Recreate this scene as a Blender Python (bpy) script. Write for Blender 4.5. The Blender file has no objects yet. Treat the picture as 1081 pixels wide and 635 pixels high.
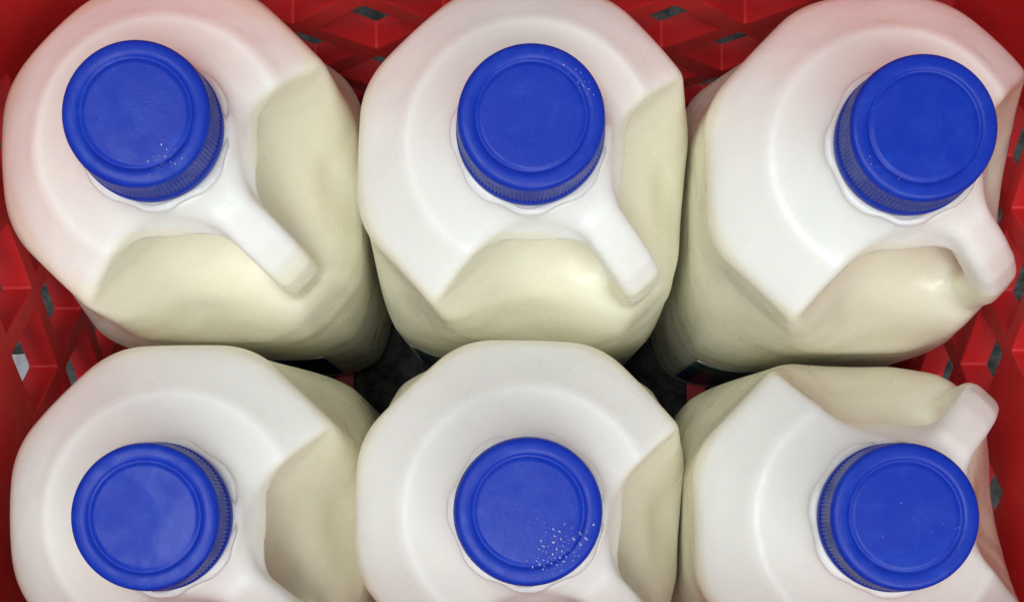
import bpy, bmesh, math, random
import numpy as np
from mathutils import Vector, Matrix
random.seed(4); np.random.seed(4)
S = 0.001                      # all shapes are designed in millimetres
scene = bpy.context.scene
col = scene.collection

# ------------------------------------------------------------------ helpers
def tag(o, label=None, cat=None, group=None, kind=None):
    if label: o['label'] = label
    if cat: o['category'] = cat
    if group: o['group'] = group
    if kind: o['kind'] = kind
    return o

def empty(name, loc=(0, 0, 0), rot=(0, 0, 0)):
    o = bpy.data.objects.new(name, None); col.objects.link(o)
    o.location = loc; o.rotation_euler = rot
    o.empty_display_size = 0.02
    return o

def link(name, me, mat, parent=None, smooth=True):
    if mat: me.materials.append(mat)
    if smooth:
        me.polygons.foreach_set('use_smooth', [True]*len(me.polygons))
    o = bpy.data.objects.new(name, me); col.objects.link(o)
    if parent: o.parent = parent
    return o

def bm_mesh(name, bm):
    me = bpy.data.meshes.new(name); bm.to_mesh(me); bm.free(); return me

def lathe(prof, n=96, wob=None):
    """prof: (r, z) from the axis outward; wob(r, z, a) -> r"""
    bm = bmesh.new(); rings = []
    for r, z in prof:
        if r < 1e-6:
            rings.append([bm.verts.new((0, 0, z*S))]); continue
        rr = []
        for i in range(n):
            a = 2*math.pi*i/n
            q = wob(r, z, a) if wob else r
            rr.append(bm.verts.new((q*math.cos(a)*S, q*math.sin(a)*S, z*S)))
        rings.append(rr)
    for A, B in zip(rings, rings[1:]):
        for i in range(n):
            j = (i+1) % n
            if len(A) == 1: bm.faces.new((A[0], B[i], B[j]))
            elif len(B) == 1: bm.faces.new((A[i], B[0], A[j]))
            else: bm.faces.new((A[i], B[i], B[j], A[j]))
    bmesh.ops.recalc_face_normals(bm, faces=bm.faces)
    return bm

# ------------------------------------------------------------------ materials
def newmat(name):
    m = bpy.data.materials.new(name); m.use_nodes = True
    nt = m.node_tree; b = nt.nodes['Principled BSDF']
    return m, nt, b
def N(nt, t, **kw):
    n = nt.nodes.new(t)
    for k, v in kw.items(): setattr(n, k, v)
    return n
def noise(nt, co, scale, detail=3, rough=0.5, dist=0.0):
    n = N(nt, 'ShaderNodeTexNoise'); n.inputs['Scale'].default_value = scale
    n.inputs['Detail'].default_value = detail; n.inputs['Roughness'].default_value = rough
    n.inputs['Distortion'].default_value = dist
    nt.links.new(co, n.inputs['Vector']); return n.outputs['Fac']
def mapr(nt, v, a, b, c, d, kind='SMOOTHSTEP'):
    n = N(nt, 'ShaderNodeMapRange', interpolation_type=kind)
    for i, x in enumerate((a, b, c, d)): n.inputs[i+1].default_value = x
    nt.links.new(v, n.inputs[0]); return n.outputs[0]
def math_(nt, op, a, b=None):
    n = N(nt, 'ShaderNodeMath', operation=op)
    for i, x in enumerate((a, b)):
        if x is None: continue
        if isinstance(x, (int, float)): n.inputs[i].default_value = x
        else: nt.links.new(x, n.inputs[i])
    return n.outputs[0]
def mix(nt, f, a, b):
    n = N(nt, 'ShaderNodeMix', data_type='RGBA')
    if isinstance(f, (int, float)): n.inputs[0].default_value = f
    else: nt.links.new(f, n.inputs[0])
    for i, x in ((6, a), (7, b)):
        if isinstance(x, tuple): n.inputs[i].default_value = (*x, 1)
        else: nt.links.new(x, n.inputs[i])
    return n.outputs[2]
def bump(nt, b, hs, dist=0.001, strength=1.0):
    prev = None
    for h, d, s in hs:
        n = N(nt, 'ShaderNodeBump'); n.inputs['Distance'].default_value = d
        n.inputs['Strength'].default_value = s
        nt.links.new(h, n.inputs['Height'])
        if prev: nt.links.new(prev, n.inputs['Normal'])
        prev = n.outputs[0]
    nt.links.new(prev, b.inputs['Normal'])

JUG_H = 240.0
MILK = 198.0                    # fill height of the milk, mm above the base

def mat_plastic():
    m, nt, b = newmat('milk_filled_hdpe')
    tc = N(nt, 'ShaderNodeTexCoord'); o = tc.outputs['Object']
    oi = N(nt, 'ShaderNodeAttribute', attribute_type='OBJECT', attribute_name='seed')
    at = N(nt, 'ShaderNodeAttribute', attribute_type='GEOMETRY', attribute_name='depth_mask')
    nt.links.new(at.outputs['Fac'], b.inputs['Subsurface Weight'])
    sep = N(nt, 'ShaderNodeSeparateXYZ'); nt.links.new(o, sep.inputs[0])
    # jitter so that no two jugs share one pattern
    va = N(nt, 'ShaderNodeVectorMath', operation='ADD'); nt.links.new(o, va.inputs[0])
    nt.links.new(oi.outputs['Fac'], va.inputs[1]); oj = va.outputs[0]
    n1 = noise(nt, oj, 22, 2)
    zz = math_(nt, 'ADD', sep.outputs['Z'], math_(nt, 'MULTIPLY', math_(nt, 'SUBTRACT', n1, 0.5), 0.002))
    fl = N(nt, 'ShaderNodeAttribute', attribute_type='OBJECT', attribute_name='fill')
    zz = math_(nt, 'SUBTRACT', zz, math_(nt, 'MULTIPLY', fl.outputs['Fac'], 0.001))
    lev = mapr(nt, zz, (MILK-3.2)*S, (MILK+3.2)*S, 1, 0)
    cl = noise(nt, oj, 35, 3)
    milk = mix(nt, cl, (0.845, 0.832, 0.69), (0.875, 0.862, 0.735))
    air = mix(nt, cl, (0.83, 0.85, 0.815), (0.88, 0.895, 0.87))
    # cream tint laid over the hollow beside the grip
    fa = N(nt, 'ShaderNodeAttribute', attribute_type='GEOMETRY', attribute_name='hollow_tint')
    c = mix(nt, lev, air, milk)
    c = mix(nt, math_(nt, 'MULTIPLY', fa.outputs['Fac'], 0.9), c, (0.84, 0.82, 0.68))
    nt.links.new(c, b.inputs['Base Color'])
    b.inputs['Subsurface Weight'].default_value = 1.0
    b.inputs['Subsurface Radius'].default_value = (1.0, 0.9, 0.7)
    b.inputs['Subsurface Scale'].default_value = 0.006
    r = noise(nt, oj, 60, 4)
    nt.links.new(mapr(nt, r, 0.3, 0.7, 0.24, 0.42), b.inputs['Roughness'])
    b.inputs['IOR'].default_value = 1.48
    # dents, orange peel, and the mould's parting seam through the handle
    seam = math_(nt, 'ABSOLUTE', math_(nt, 'ADD', sep.outputs['X'], sep.outputs['Y']))
    sh = mapr(nt, seam, 0.0002, 0.0008, 1, 0)
    bump(nt, b, [(noise(nt, oj, 28, 2), 0.0030, 0.6), (noise(nt, oj, 75, 2), 0.0007, 0.5),
                 (noise(nt, oj, 160, 3, 0.6, 0.4), 0.0004, 0.45),
                 (noise(nt, oj, 900, 2), 0.00006, 0.6),
                 (sh, 0.00008, 0.35)])
    return m

def mat_ring():
    m, nt, b = newmat('neck_hdpe')
    tc = N(nt, 'ShaderNodeTexCoord')
    b.inputs['Base Color'].default_value = (0.80, 0.80, 0.79, 1)
    b.inputs['Subsurface Weight'].default_value = 1
    b.inputs['Subsurface Radius'].default_value = (1, 0.9, 0.8)
    b.inputs['Subsurface Scale'].default_value = 0.003
    b.inputs['Roughness'].default_value = 0.3
    bump(nt, b, [(noise(nt, tc.outputs['Object'], 250, 2), 0.0003, 0.5)])
    return m

def mat_cap():
    m, nt, b = newmat('blue_cap_plastic')
    tc = N(nt, 'ShaderNodeTexCoord'); o = tc.outputs['Object']
    oi = N(nt, 'ShaderNodeObjectInfo')
    va = N(nt, 'ShaderNodeVectorMath', operation='ADD'); nt.links.new(o, va.inputs[0])
    nt.links.new(oi.outputs['Random'], va.inputs[1]); oj = va.outputs[0]
    f = mapr(nt, noise(nt, oj, 90, 4, 0.6, 1.5), 0.45, 0.8, 0, 0.8)
    sp = mapr(nt, noise(nt, oj, 1500, 1), 0.74, 0.80, 0, 0.15)
    rad = N(nt, 'ShaderNodeVectorMath', operation='LENGTH'); nt.links.new(o, rad.inputs[0])
    c = mix(nt, f, (0.003, 0.030, 0.40), (0.008, 0.050, 0.46))
    c = mix(nt, sp, c, (0.20, 0.28, 0.62))
    nt.links.new(c, b.inputs['Base Color'])
    nt.links.new(mapr(nt, noise(nt, oj, 70, 3, 0.6, 1.0), 0.35, 0.7, 0.34, 0.5), b.inputs['Roughness'])
    b.inputs['Specular IOR Level'].default_value = 0.24
    b.inputs['Subsurface Weight'].default_value = 0.15
    b.inputs['Subsurface Radius'].default_value = (0.3, 0.5, 1.5)
    b.inputs['Subsurface Scale'].default_value = 0.001
    bump(nt, b, [(noise(nt, oj, 60, 3), 0.0006, 0.4), (noise(nt, oj, 1100, 3, 0.6), 0.00008, 0.6)])
    return m

def mat_crate():
    m, nt, b = newmat('red_crate_plastic')
    tc = N(nt, 'ShaderNodeTexCoord'); o = tc.outputs['Object']
    d = mapr(nt, noise(nt, o, 40, 5, 0.65), 0.45, 0.75, 0, 1)
    c = mix(nt, d, (0.63, 0.019, 0.023), (0.52, 0.017, 0.020))
    # pale scuffs
    mp = N(nt, 'ShaderNodeMapping'); nt.links.new(o, mp.inputs[0]); mp.inputs['Scale'].default_value = (1, 1, 0.15)
    sc = mapr(nt, noise(nt, mp.outputs[0], 420, 3, 0.7, 0.5), 0.70, 0.78, 0, 0.3)
    c = mix(nt, sc, c, (0.62, 0.16, 0.15))
    nt.links.new(c, b.inputs['Base Color'])
    nt.links.new(mapr(nt, noise(nt, o, 130, 4), 0.3, 0.7, 0.38, 0.55), b.inputs['Roughness'])
    bump(nt, b, [(noise(nt, o, 60, 3), 0.0012, 0.4), (noise(nt, o, 700, 3, 0.6), 0.00015, 0.5)])
    return m

def mat_ground():
    m, nt, b = newmat('speckled_floor')
    tc = N(nt, 'ShaderNodeTexCoord'); o = tc.outputs['Object']
    a = mapr(nt, noise(nt, o, 120, 6, 0.75), 0.38, 0.62, 0, 1)
    c = mix(nt, a, (0.02, 0.024, 0.024), (0.10, 0.105, 0.105))
    nt.links.new(c, b.inputs['Base Color'])
    b.inputs['Roughness'].default_value = 0.75
    bump(nt, b, [(noise(nt, o, 300, 4, 0.7), 0.002, 0.8)])
    return m

def mat_plain(name, c, rough=0.5):
    m, nt, b = newmat(name)
    tc = N(nt, 'ShaderNodeTexCoord')
    f = noise(nt, tc.outputs['Object'], 80, 3)
    nt.links.new(mix(nt, f, tuple(x*0.92 for x in c), c), b.inputs['Base Color'])
    b.inputs['Roughness'].default_value = rough
    return m

def mat_water():
    m, nt, b = newmat('water_drop'); nt.nodes.remove(b)
    out = nt.nodes['Material Output']
    t = N(nt, 'ShaderNodeBsdfTransparent'); t.inputs[0].default_value = (0.93, 0.95, 0.97, 1)
    g = N(nt, 'ShaderNodeBsdfGlossy'); g.inputs['Roughness'].default_value = 0.22; g.inputs['Color'].default_value = (0.7, 0.75, 0.85, 1)
    lw = N(nt, 'ShaderNodeLayerWeight'); lw.inputs[0].default_value = 0.5
    fz = math_(nt, 'ADD', math_(nt, 'MULTIPLY', math_(nt, 'POWER', lw.outputs['Facing'], 1.6), 0.85), 0.14)
    geo = N(nt, 'ShaderNodeNewGeometry')
    fz = math_(nt, 'MULTIPLY', fz, math_(nt, 'SUBTRACT', 1.0, geo.outputs['Backfacing']))
    mx = N(nt, 'ShaderNodeMixShader'); nt.links.new(fz, mx.inputs[0])
    nt.links.new(t.outputs[0], mx.inputs[1]); nt.links.new(g.outputs[0], mx.inputs[2])
    nt.links.new(mx.outputs[0], out.inputs[0])
    return m

M_plastic, M_ring, M_cap, M_crate, M_ground = mat_plastic(), mat_ring(), mat_cap(), mat_crate(), mat_ground()
M_water = mat_water()

# ------------------------------------------------------------------ jug as one distance field
R2 = math.sqrt(0.5)
def smax(a, b, k):
    h = np.clip(0.5 + 0.5*(a-b)/k, 0, 1)
    return b*(1-h) + a*h + k*h*(1-h)
def smin(a, b, k): return -smax(-a, -b, k)
def seg(pu, pz, a, b):
    ax, ay = a; bx, by = b
    vx, vy = bx-ax, by-ay
    t = np.clip(((pu-ax)*vx + (pz-ay)*vy)/(vx*vx+vy*vy), 0, 1)
    return np.hypot(pu-ax-t*vx, pz-ay-t*vy)

DOME_R = np.array([0, 17, 20, 23, 27, 31.0, 33.3, 35.4, 37.2, 39, 42, 46, 50, 56, 80])
DOME_Z = np.array([-13, -17.5, -20.5, -23.0, -25.3, -27.6, -28.8, -29.35, -30.7, -32.4, -35.0, -38.4, -42.2, -49, -77])
rr = np.linspace(0, 80, 801)
zz_ = np.interp(rr, DOME_R, DOME_Z)
ker = np.hanning(17); ker /= ker.sum()
zs = np.convolve(np.pad(zz_, 8, mode='edge'), ker, 'valid')
CUT_Z = np.array([-260, -94, -84.5, -75, -69, -65, -60.5, -54.5, -46.5, -36, -26, -10, 0])
CUT_U = np.array([190, 76, 67, 56, 46.5, 37.5, 27, 19, 13.2, 12.2, 12, 12, 12])
zl = np.linspace(-260, 0, 1301); ul = np.interp(zl, CUT_Z, CUT_U)
k2 = np.hanning(41); k2 /= k2.sum(); ul = np.convolve(np.pad(ul, 20, mode='edge'), k2, 'valid')
SIDE_Z = np.array([-260, -106, -98.5, -91.5, -83.5, -74, -63.5, -54, -46, -38, -26, -10, 0])
SIDE_U = np.array([190, 76, 62, 49, 37, 27.5, 21, 16.5, 13.4, 12.3, 12, 12, 12])
us = np.interp(zl, SIDE_Z, SIDE_U); us = np.convolve(np.pad(us, 20, mode='edge'), k2, 'valid')
def cut_field(u, v, z):
    a = np.clip((np.abs(v)-5)/28, 0, 1); a = a*a*(3-2*a)
    return (u - (1-a)*np.interp(z, zl, ul) - a*np.interp(z, zl, us))*0.78
HPATH = [(14, -27.5), (27, -29.0), (37, -35.8), (42.0, -40.3), (45.4, -45.5), (46.8, -52), (46.5, -60), (45.0, -92)]

def f_rest(x, y, z):
    z = z - JUG_H
    u = (x-y)*R2; v = (x+y)*R2
    lo = np.clip((-z-60)/70, 0, 1); lo = lo*lo*(3-2*lo)
    W = 50.5 - 0.1*np.clip((-z-40)/160, 0, 1)
    c = 50.4 + 12.5*lo
    k = 7 + 5*lo
    d = smax(np.abs(x)-W, np.abs(y)-W, 3)
    # every vertical corner is cut; the handle corner keeps a little more body low down
    dd = smax(np.abs(u)-c, np.abs(v)-c, 3)
    d = smax(d, dd, k)
    r = np.hypot(x, y)
    dome = (z - np.interp(r, rr, zs))*0.80
    d = smax(d, dome, 3.2)
    d = smax(d, -(z+JUG_H), 8)
    cut = cut_field(u, v, z)
    # beside the handle the hollow falls away; in line with it the body rises to meet the grip
    d = smax(d, cut, 2.6 + 4*np.clip((-z-48)/25, 0, 1))
    neck = smax(r-16.5, z+6, 1.0)
    base = smax((r - 19.5 - np.clip(-z-20, 0, 30)*0.75)*0.8, z+20.8, 2)
    base = smax(base, -(z+31), 2)
    d = smin(d, base, 5)
    return smin(d, neck, 2)

def f_handle(x, y, z):
    z = z - JUG_H
    u = (x-y)*R2; v = (x+y)*R2
    q = None
    for a, b in zip(HPATH, HPATH[1:]):
        s = seg(u, z, a, b); q = s if q is None else np.minimum(q, s)
    flare = 5.0*np.clip((27-u)/14, 0, 1)**2
    thick = 5.9
    return smax(q-thick, np.abs(v)-(6.5+flare), 4.5)

def F(x, y, z):
    u = (x-y)*R2
    k = 5 + 9*np.clip((32-u)/16, 0, 1) + 8*np.clip((JUG_H-48-z)/14, 0, 1)
    return smin(f_rest(x, y, z), f_handle(x, y, z), k)

def surface_nets(F, lo, hi, h):
    ax = [np.arange(l, u+h, h) for l, u in zip(lo, hi)]
    X, Y, Z = np.meshgrid(*ax, indexing='ij')
    V = F(X, Y, Z).astype(np.float64)
    nx, ny, nz = (n-1 for n in V.shape)
    neg = V < 0
    def sub(A, i, j, k): return A[i:i+nx, j:j+ny, k:k+nz]
    cnt = sum(sub(neg, i, j, k).astype(np.int8) for i in (0, 1) for j in (0, 1) for k in (0, 1))
    mask = (cnt > 0) & (cnt < 8)
    idx = -np.ones(mask.shape, np.int64); I = np.argwhere(mask); idx[mask] = np.arange(len(I))
    acc = np.zeros((len(I), 3)); n = np.zeros(len(I))
    C = [(i, j, k) for i in (0, 1) for j in (0, 1) for k in (0, 1)]
    for a in C:
        for b in C:
            if a < b and sum(abs(p-q) for p, q in zip(a, b)) == 1:
                va = V[I[:, 0]+a[0], I[:, 1]+a[1], I[:, 2]+a[2]]
                vb = V[I[:, 0]+b[0], I[:, 1]+b[1], I[:, 2]+b[2]]
                s = (va < 0) != (vb < 0)
                t = np.where(s, va/np.where(s, va-vb, 1), 0)
                p = np.array(a)[None] + t[:, None]*(np.array(b)-np.array(a))[None]
                acc += np.where(s[:, None], p, 0); n += s
    P = (I + acc/n[:, None])*h + np.array(lo)[None]
    quads = []
    for axn in range(3):
        o1, o2 = [(1, 2), (2, 0), (0, 1)][axn]
        sl0 = [slice(1, -1)]*3; sl0[axn] = slice(0, -1); sl1 = list(sl0); sl1[axn] = slice(1, None)
        A, B = neg[tuple(sl0)], neg[tuple(sl1)]
        for flip, mk in ((False, A & ~B), (True, ~A & B)):
            E = np.argwhere(mk)
            off = np.ones(3, int); off[axn] = 0; E = E + off
            e1 = np.zeros(3, int); e1[o1] = 1; e2 = np.zeros(3, int); e2[o2] = 1
            q = [idx[tuple((E - a*e1 - b*e2).T)] for a, b in ((1, 1), (0, 1), (0, 0), (1, 0))]
            q = np.stack(q, 1)
            if flip: q = q[:, ::-1]
            quads.append(q)
    return P, np.concatenate(quads)

def grad(F, P, e=0.15):
    g = np.empty_like(P)
    for i in range(3):
        d = np.zeros(3); d[i] = e
        a, b = P+d, P-d
        g[:, i] = (F(*a.T) - F(*b.T))/(2*e)
    return g

P, Q = surface_nets(F, (-54, -54, -4), (54, 54, 238), 1.2)
for _ in range(4):
    g = grad(F, P); f = F(*P.T)
    P -= (np.clip(f, -1, 1)/np.maximum((g*g).sum(1), 0.2))[:, None]*g
g = grad(F, P, 0.35); Nn = g/np.linalg.norm(g, axis=1)[:, None]
cen = P[Q].mean(1)
uu = (cen[:, 0]-cen[:, 1])*R2
gap = np.abs(f_handle(*P.T)-f_rest(*P.T)); gap[(P[:, 0]-P[:, 1])*R2 < 18] = 99
DM = np.clip(gap/9, 0, 1); DM = DM*DM*(3-2*DM)
gu = np.clip(np.abs((P[:, 0]-P[:, 1])*R2-24)/7, 0, 1); onh = f_handle(*P.T) < f_rest(*P.T)
xx, yy, zc = P.T; zc = zc-JUG_H
_cut = cut_field((xx-yy)*R2, (xx+yy)*R2, zc)
_dome = (zc - np.interp(np.hypot(xx, yy), rr, zs))*0.8
HOLLOW_TINT = np.clip((_cut-_dome)/2.4+0.35, 0, 1)*np.clip((f_handle(*P.T)-f_rest(*P.T)-2)/6, 0, 1)*(zc < -27)
DM = np.where(onh, np.minimum(DM, gu), DM)
is_h = (f_handle(*cen.T) < f_rest(*cen.T)) & (uu > 24)

def part_mesh(name, faces):
    used = np.unique(faces); re = -np.ones(len(P), np.int64); re[used] = np.arange(len(used))
    me = bpy.data.meshes.new(name)
    me.from_pydata((P[used]*S).tolist(), [], re[faces].tolist())
    me.polygons.foreach_set('use_smooth', [True]*len(me.polygons))
    me.normals_split_custom_set_from_vertices(Nn[used].tolist())
    a = me.attributes.new('depth_mask', 'FLOAT', 'POINT'); a.data.foreach_set('value', DM[used].astype(np.float32))
    a = me.attributes.new('hollow_tint', 'FLOAT', 'POINT'); a.data.foreach_set('value', HOLLOW_TINT[used].astype(np.float32))
    me.update()
    return me

me_body = part_mesh('jug_body', Q[~is_h]); me_handle = part_mesh('jug_handle', Q[is_h])

# ------------------------------------------------------------------ cap and neck ring (z measured from the cap's top)
def cap_mesh():
    prof = [(0, -.45), (8, -.42), (12.9, -.36), (13.7, -.4), (14.1, -.75), (14.6, -.8), (15.0, -.3), (15.4, -.05),
            (16.4, 0), (17.6, -.04), (18.4, -.22), (18.95, -.6), (19.3, -1.3), (19.45, -2.2), (19.5, -2.9),
            (19.6, -3.4), (19.7, -6), (19.85, -9), (19.95, -11.6), (19.7, -12.0), (19.3, -12.2)]
    nr = 110
    def wob(r, z, a):
        if -11.8 < z < -3.0:
            k = 0.5+0.5*math.cos(a*nr)
            return r - 0.45*(1-k)
        if z <= -2.0: return r - 0.12*(0.5-0.5*math.cos(a*nr))
        return r
    return bm_mesh('cap', lathe(prof, nr*6, wob))
def band_mesh():
    prof = [(18.9, -12.0), (19.8, -12.35), (20.15, -12.9), (20.25, -15.0), (20.1, -16.0), (19.5, -16.5), (17.0, -16.5)]
    return bm_mesh('tamper_band', lathe(prof, 128))
def ring_mesh():
    prof = [(16.6, -17.2), (20.6, -17.4), (21.9, -17.6), (22.5, -18.2), (22.2, -18.9), (20.4, -19.6), (16.8, -21.0)]
    def wob(r, z, a):
        w = (r-16.6)/6.0
        b = 0
        for c0, h in ((0.55, 1.0), (1.35, .9), (2.2, 1.1), (3.15, 1.0), (4.0, .9), (4.75, 1.2), (5.55, 1.0)):
            dlt = math.atan2(math.sin(a-c0), math.cos(a-c0))
            b = max(b, h*math.exp(-(dlt/0.26)**4))
        return r + w*(b*1.0 - 1.3)
    return bm_mesh('neck_ring', lathe(prof, 180, wob))
me_cap, me_band, me_ring = cap_mesh(), band_mesh(), ring_mesh()

# ------------------------------------------------------------------ label: a thin sleeve sheet on one flat side
def label_piece(x0, x1, z0, z1, yoff=0.35):
    bm = bmesh.new(); nx, nz = 24, 10
    def bulge(x, z):
        y = 0.0
        lo_, hi_ = -60., -40.
        for _ in range(30):
            mid = (lo_+hi_)/2
            if f_rest(np.array(x), np.array(mid), np.array(z)) > 0: lo_ = mid
            else: hi_ = mid
        return lo_ - yoff
    g = [[bm.verts.new((S*(x0+(x1-x0)*i/nx), S*bulge(x0+(x1-x0)*i/nx, z0+(z1-z0)*j/nz), S*(z0+(z1-z0)*j/nz)))
          for j in range(nz+1)] for i in range(nx+1)]
    for i in range(nx):
        for j in range(nz):
            bm.faces.new((g[i][j], g[i+1][j], g[i+1][j+1], g[i][j+1]))
    bmesh.ops.solidify(bm, geom=bm.faces[:], thickness=-0.15*S)
    bmesh.ops.recalc_face_normals(bm, faces=bm.faces)
    return bm
M_navy = mat_plain('label_navy', (0.012, 0.018, 0.075), 0.35)
M_green = mat_plain('label_green', (0.02, 0.075, 0.045), 0.35)
M_white = mat_plain('label_white', (0.78, 0.78, 0.78), 0.4)

# ------------------------------------------------------------------ one jug with its parts
def make_jug():
    root = empty('milk_jug')
    body = link('body', me_body, M_plastic, root, False)
    hd = link('handle', me_handle, M_plastic, root, False)
    ring = link('neck_ring', me_ring, M_ring, root); ring.location.z = JUG_H*S
    cap = link('cap', me_cap, M_cap, root); cap.location.z = JUG_H*S
    link('tamper_band', me_band, M_cap, cap)
    for rot in (0, math.pi):
        lb = link('label', bm_mesh('label', label_piece(-41, 30, 18, 88)), M_navy, root)
        lb.rotation_euler.z = rot
        link('label_border', bm_mesh('label_border', label_piece(-41, 30, 88.3, 93.5)), M_white, lb)
        link('label_stripe', bm_mesh('label_stripe', label_piece(-41, 5, 70, 88.0, 0.6)), M_green, lb)
    return root

def kids(o): return [c for c in bpy.data.objects if c.parent == o]
def copy_tree(o, parent=None):
    c = o.copy(); col.objects.link(c); c.parent = parent
    for ch in kids(o): copy_tree(ch, c)
    return c

proto = make_jug()
JUGS = [  # cap x, cap y (mm), turn, lean about x, lean about y (degrees)
    (-98.8, 96.5, 1.0, 0, 1.2, 'milk jug in the upper left corner, milk line showing partway along its handle'),
    (4.4, 95.6, -2.5, 0, 0, 'milk jug in the middle of the upper row, facing the back crate wall'),
    (106.9, 92.8, 1.5, 0, -0.3, 'milk jug in the upper right corner, handle pointing down right to the crate wall'),
    (-96.4, -8.6, 1.0, -1.3, 1.3, 'milk jug at the left end of the lower row, beside the left crate wall'),
    (3.7, -7.2, -1.5, -1.3, 0.2, 'milk jug with a patch of water drops on its cap, middle of lower row'),
    (102.0, -8.6, 91.0, -2.3, -2.0, 'milk jug in the lower right corner, the only handle pointing up right'),
]
jugs = []
for i, (x, y, a, lx, ly, lab) in enumerate(JUGS):
    o = proto if i == 0 else copy_tree(proto)
    R = Matrix.Rotation(math.radians(lx), 4, 'X') @ Matrix.Rotation(math.radians(ly), 4, 'Y') @ Matrix.Rotation(math.radians(a), 4, 'Z')
    top = R @ Vector((0, 0, JUG_H*S))
    o.location = (x*S-top.x, y*S-top.y, 6.6*S); o.rotation_mode = 'QUATERNION'; o.rotation_quaternion = R.to_quaternion()
    tag(o, lab, 'milk jug', 'blue capped milk jugs standing in the red crate')
    jugs.append(o)
    for c in kids(o):
        if c.name.startswith('cap'):
            c.rotation_euler.z = random.uniform(0, 6.28)
        if c.name.startswith(('body', 'handle')): c['seed'] = 0.37*i + 0.1; c['fill'] = (3.0, 0.0, -1.0, 0.5, 0.0, -1.0)[i]

# ------------------------------------------------------------------ condensation on some caps
def drops(n, cx, cy, sx, sy, ang, rmin, rmax, seed):
    rnd = random.Random(seed); bm = bmesh.new(); pts = []
    tries = 0
    while len(pts) < n and tries < 6000:
        tries += 1
        a, b = rnd.gauss(0, sx), rnd.gauss(0, sy)
        x = cx + a*math.cos(ang) - b*math.sin(ang); y = cy + a*math.sin(ang) + b*math.cos(ang)
        r = rmin + (rmax-rmin)*rnd.random()**2.2
        if math.hypot(x, y) > 17.6: continue
        if any(math.hypot(x-p, y-q) < (r+s)*1.02 for p, q, s in pts): continue
        pts.append((x, y, r))
    for x, y, r in pts:
        d = math.hypot(x, y)
        z0 = np.interp(d, [0, 8, 12.6, 13.5, 14.0, 14.5, 15.0, 15.5, 16.4, 17.3, 18.2],
                       [-.45, -.42, -.36, -.4, -.75, -.8, -.3, -.05, 0, -.04, -.22])
        ex = rnd.uniform(0.8, 1.3); th = rnd.uniform(0, 3.14)
        mat = (Matrix.Translation((x*S, y*S, (z0+0.0*r)*S)) @ Matrix.Rotation(th, 4, 'Z')
               @ Matrix.Diagonal((r*ex*S, r/ex*S, r*0.55*S, 1)))
        bmesh.ops.create_icosphere(bm, subdivisions=2, radius=1.0, matrix=mat)
    return bm_mesh('water_drops', bm)
def cap_of(o): return [c for c in kids(o) if c.name.startswith('cap')][0]
DR = [(0, (46, 7.0, -13.0, 2.6, 1.3, 0.75, .15, .85, 1)), (1, (26, 13.4, 8.0, .8, 3.2, 0.55, .12, .55, 2)),
      (4, (110, 8.0, -10.0, 4.0, 3.0, 0.75, .14, .85, 3)), (5, (14, 2.0, 3.0, 7.0, 7.0, 0, .10, .3, 4)),
      (2, (18, -11.0, -12.0, 3.5, 1.6, 2.4, .12, .4, 5))]
for k, args in DR:
    c = cap_of(jugs[k]); o = link('water_drops', drops(*args), M_water, c)
    o.rotation_euler.z = -c.rotation_euler.z - math.radians(JUGS[k][2])
    tag(o, kind='stuff')

# ------------------------------------------------------------------ crate
XL, XR, YB, YF = -156.0, 161.0, 151.0, -68.0
T, H = 10.0, 275.0
crate = empty('milk_crate')
tag(crate, 'red plastic crate with diamond lattice walls holding the milk jugs', 'crate')

def plate(name, s0, s1, holes, thick, parent):
    """flat panel in the (s, z) plane with diamond holes, softened edges"""
    cu = bpy.data.curves.new(name, 'CURVE'); cu.dimensions = '2D'; cu.fill_mode = 'BOTH'
    bv = 0.7
    cu.extrude = (thick/2-bv)*S; cu.bevel_depth = bv*S; cu.bevel_resolution = 2; cu.offset = -bv*S
    def spl(pts):
        sp = cu.splines.new('POLY'); sp.points.add(len(pts)-1)
        for p, (a, b) in zip(sp.points, pts): p.co = (a*S, b*S, 0, 1)
        sp.use_cyclic_u = True
    spl([(s0, 0), (s1, 0), (s1, H), (s0, H)])
    for h in holes:
        spl(h)
    tmp = bpy.data.objects.new('tmp', cu); col.objects.link(tmp)
    dg = bpy.context.evaluated_depsgraph_get()
    me = bpy.data.meshes.new_from_object(tmp.evaluated_get(dg))
    bpy.data.objects.remove(tmp); bpy.data.curves.remove(cu)
    me.name = name; me.materials.clear()
    o = link(name, me, M_crate, parent)
    me.set_sharp_from_angle(angle=math.radians(35))
    return o

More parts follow.
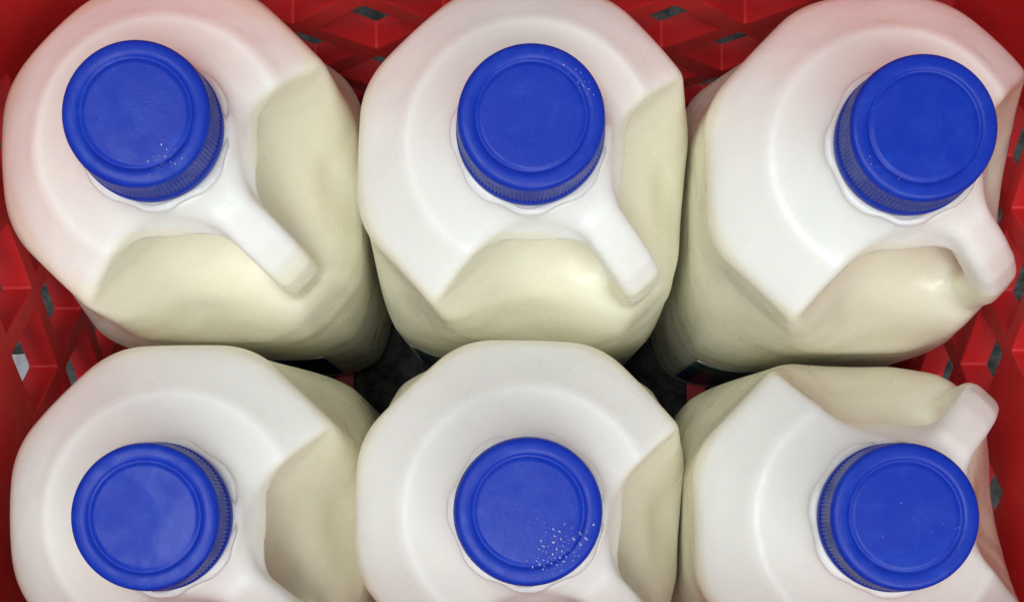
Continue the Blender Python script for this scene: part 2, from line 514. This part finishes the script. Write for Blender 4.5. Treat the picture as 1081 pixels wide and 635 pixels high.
A, B = 17.0, 21.0
def diamond(s, z, a=A, b=B, c=0.05):
    P4 = [(s+a, z), (s, z+b), (s-a, z), (s, z-b)]
    out = []
    for i in range(4):
        p = Vector(P4[i]); q = Vector(P4[i-1]); r = Vector(P4[(i+1) % 4])
        e1 = p.lerp(q, c); e2 = p.lerp(r, c)
        for t in (0, .25, .5, .75, 1):
            out.append(tuple((e1*(1-t)**2 + p*2*t*(1-t) + e2*t*t)))
    return out
def slot(s, z, w, h, r=12):
    out = []
    for cx, cy, a0 in ((s+w-r, z+h-r, 0), (s-w+r, z+h-r, 90), (s-w+r, z-h+r, 180), (s+w-r, z-h+r, 270)):
        for i in range(7):
            a = math.radians(a0+15*i); out.append((cx+r*math.cos(a), cy+r*math.sin(a)))
    return out
def lattice(s_al, z_al, s0, s1, mid, ps, pz=50.0, edge=30, zmax=195, midw=40, midz=150):
    hs = []
    for k in range(-9, 10):
        for row in range(-6, 8):
            s = s_al + (k + 0.5*(row % 2))*ps; z = z_al + row*pz/2
            if s-A < s0+edge-8 or s+A > s1-edge+8: continue
            if z-B < 14 or z > zmax: continue
            if abs(s-mid) < midw and z > midz: continue
            hs.append(diamond(s, z))
    hs.append(slot(mid, 226, 42, 16))
    return hs
ym = -8.0
def place_side(o, x, inward):   # s axis -> world y
    o.matrix_local = Matrix.Translation((x*S, 0, 0)) @ Matrix(((0, 0, 1, 0), (1, 0, 0, 0), (0, 1, 0, 0), (0, 0, 0, 1)))
def place_end(o, y):            # s axis -> world x
    o.matrix_local = Matrix.Translation((0, y*S, 0)) @ Matrix(((1, 0, 0, 0), (0, 0, -1, 0), (0, 1, 0, 0), (0, 0, 0, 1)))
wl = plate('lattice_wall', YF, YB, lattice(40, 158, YF, YB, ym, 46, midz=162), T, crate); place_side(wl, XL-T/2, 1)
wr = plate('lattice_wall', YF, YB, lattice(43, 132, YF, YB, ym, 46, midz=150), T, crate); place_side(wr, XR+T/2, -1)
wb = plate('lattice_wall', XL-T, XR+T, lattice(-48, 150, XL-T, XR+T, 2.5, 49.5, midz=190), T, crate); place_end(wb, YB+T/2)
wf = plate('lattice_wall', XL-T, XR+T, lattice(-48, 150, XL-T, XR+T, 2.5, 49.5, midz=190), T, crate); place_end(wf, YF-T/2)  # unseen front wall, moved in close to block light from the jug gaps

# rounded inner corners
for cx, cy, sx, sy in ((XL, YB, 1, -1), (XR, YB, -1, -1), (XL, YF, 1, 1), (XR, YF, -1, 1)):
    bm = bmesh.new(); R = 22.0; pts = [(cx-sx*0.6, cy-sy*0.6)]
    for i in range(13):
        a = math.radians(90*i/12)
        pts.append((cx+sx*(R-R*math.sin(a)), cy+sy*(R-R*math.cos(a))))
    lo = [bm.verts.new((p*S, q*S, 2*S)) for p, q in pts]; hi = [bm.verts.new((p*S, q*S, (H-1)*S)) for p, q in pts]
    n = len(pts)
    for i in range(n):
        j = (i+1) % n; bm.faces.new((lo[i], lo[j], hi[j], hi[i]))
    bm.faces.new(lo); bm.faces.new(hi[::-1])
    bmesh.ops.recalc_face_normals(bm, faces=bm.faces)
    me = bm_mesh('corner_post', bm); o = link('corner_post', me, M_crate, crate)
    me.set_sharp_from_angle(angle=math.radians(35))
# rim
def ring_prism(name, out, z0, z1):
    bm = bmesh.new()
    x0, x1, y0, y1 = XL-T, XR+T, YF-T, YB+T
    def rect(e, z): return [bm.verts.new((a*S, b*S, z*S)) for a, b in ((x0-e, y0-e), (x1+e, y0-e), (x1+e, y1+e), (x0-e, y1+e))]
    a, b, c, d = rect(out, z0), rect(out, z1), rect(-T-0.0+1.2, z1), rect(-T+1.2, z0)
    for P_, Q_ in ((a, b), (b, c), (c, d), (d, a)):
        for i in range(4):
            j = (i+1) % 4; bm.faces.new((P_[i], P_[j], Q_[j], Q_[i]))
    bmesh.ops.recalc_face_normals(bm, faces=bm.faces)
    bmesh.ops.bevel(bm, geom=bm.edges[:], offset=0.8*S, segments=2, affect='EDGES')
    o = link(name, bm_mesh(name, bm), M_crate, crate, False); return o
ring_prism('rim', 7, H+0.1, H+9)
# floor: crossing slats
bm = bmesh.new()
def fbox(x0, x1, y0, y1, z0, z1):
    bmesh.ops.create_cube(bm, size=1, matrix=Matrix.Translation(((x0+x1)/2*S, (y0+y1)/2*S, (z0+z1)/2*S)) @ Matrix.Diagonal(((x1-x0)*S, (y1-y0)*S, (z1-z0)*S, 1)))
for i in range(5):
    x = XL+4 + (XR-XL-8)*i/4; fbox(x-4, x+4, YF+.3, YB-.3, 2, 5.9)
    if i == 4: break
    y = YF+4 + (YB-YF-8)*i/3; fbox(XL+.3, XR-.3, y-4, y+4, 1.2, 5.4)
link('floor_grid', bm_mesh('floor_grid', bm), M_crate, crate, False)

# ------------------------------------------------------------------ ground and the white scrap outside the crate
bm = bmesh.new(); bmesh.ops.create_grid(bm, x_segments=8, y_segments=8, size=2.5)
g = link('ground', bm_mesh('ground', bm), M_ground, None, False); tag(g, kind='structure')

M_scrap = mat_plain('white_item', (0.75, 0.78, 0.84), 0.7)
bm = bmesh.new(); nx, ny = 26, 22; rnd = random.Random(8)
from mathutils import noise as mn
gv = [[None]*(ny+1) for _ in range(nx+1)]
for i in range(nx+1):
    for j in range(ny+1):
        x = (i/nx-0.5)*44; y = (j/ny-0.5)*38
        h = 3 + 7*abs(mn.noise(Vector((x*.045, y*.05, 1)))) + 3*abs(mn.noise(Vector((x*.13, y*.13, 5))))
        gv[i][j] = bm.verts.new((x*S + 0.003*mn.noise(Vector((0, y*.05, 2))), y*S + 0.004*mn.noise(Vector((x*.06, 0, 3))), h*S))
for i in range(nx):
    for j in range(ny):
        bm.faces.new((gv[i][j], gv[i+1][j], gv[i+1][j+1], gv[i][j+1]))
bmesh.ops.solidify(bm, geom=bm.faces[:], thickness=0.3*S)
pp = link('white_scrap', bm_mesh('white_scrap', bm), M_scrap, None, False)
pp.location = (-0.226, 0.034, 0); pp.rotation_euler.z = 0.3  # crumpled sheet standing in for an unidentified white patch
tag(pp, 'crumpled white scrap on the grey floor seen through the left crate wall', 'white_item')

# ------------------------------------------------------------------ light
w = bpy.data.worlds.new('World'); scene.world = w; w.use_nodes = True
w.node_tree.nodes['Background'].inputs[0].default_value = (0.90, 0.95, 1.0, 1)
w.node_tree.nodes['Background'].inputs[1].default_value = 0.335
def area(name, loc, target, sx, sy, power, color):
    l = bpy.data.lights.new(name, 'AREA'); l.shape = 'RECTANGLE'; l.size = sx; l.size_y = sy
    l.energy = power; l.color = color
    o = bpy.data.objects.new(name, l); col.objects.link(o); o.location = loc
    o.rotation_euler = (Vector(target)-Vector(loc)).to_track_quat('-Z', 'Y').to_euler()
area('ceiling_lamp', (-0.25, -0.10, 1.7), (0, 0.05, 0.2), 1.2, 0.3, 13.5, (0.97, 1.0, 0.96))
area('ceiling_lamp', (0.45, -0.9, 1.6), (0, 0.05, 0.2), 1.2, 0.3, 11.7, (0.97, 1.0, 0.96))

# ------------------------------------------------------------------ camera: straight down, frame shifted towards the back of the crate
FPX, NX, NY = 1417.0, 543.0, 510.0
cd = bpy.data.cameras.new('Camera'); cam = bpy.data.objects.new('Camera', cd); col.objects.link(cam)
cam.location = (0, 0, (6+JUG_H+350)*S)
cd.sensor_width = 36; cd.lens = 36*FPX/1081
cd.shift_x = -(NX-540.5)/1081; cd.shift_y = (NY-317.5)/1081
cd.clip_start = 0.01; cd.clip_end = 50
scene.camera = cam

scene.view_settings.view_transform = 'Standard'; scene.view_settings.look = 'None'
scene.view_settings.exposure = 0; scene.view_settings.gamma = 1
scene.render.engine = 'CYCLES'
scene.render.resolution_x, scene.render.resolution_y = 1024, 601
scene.cycles.max_bounces = 10; scene.cycles.diffuse_bounces = 6
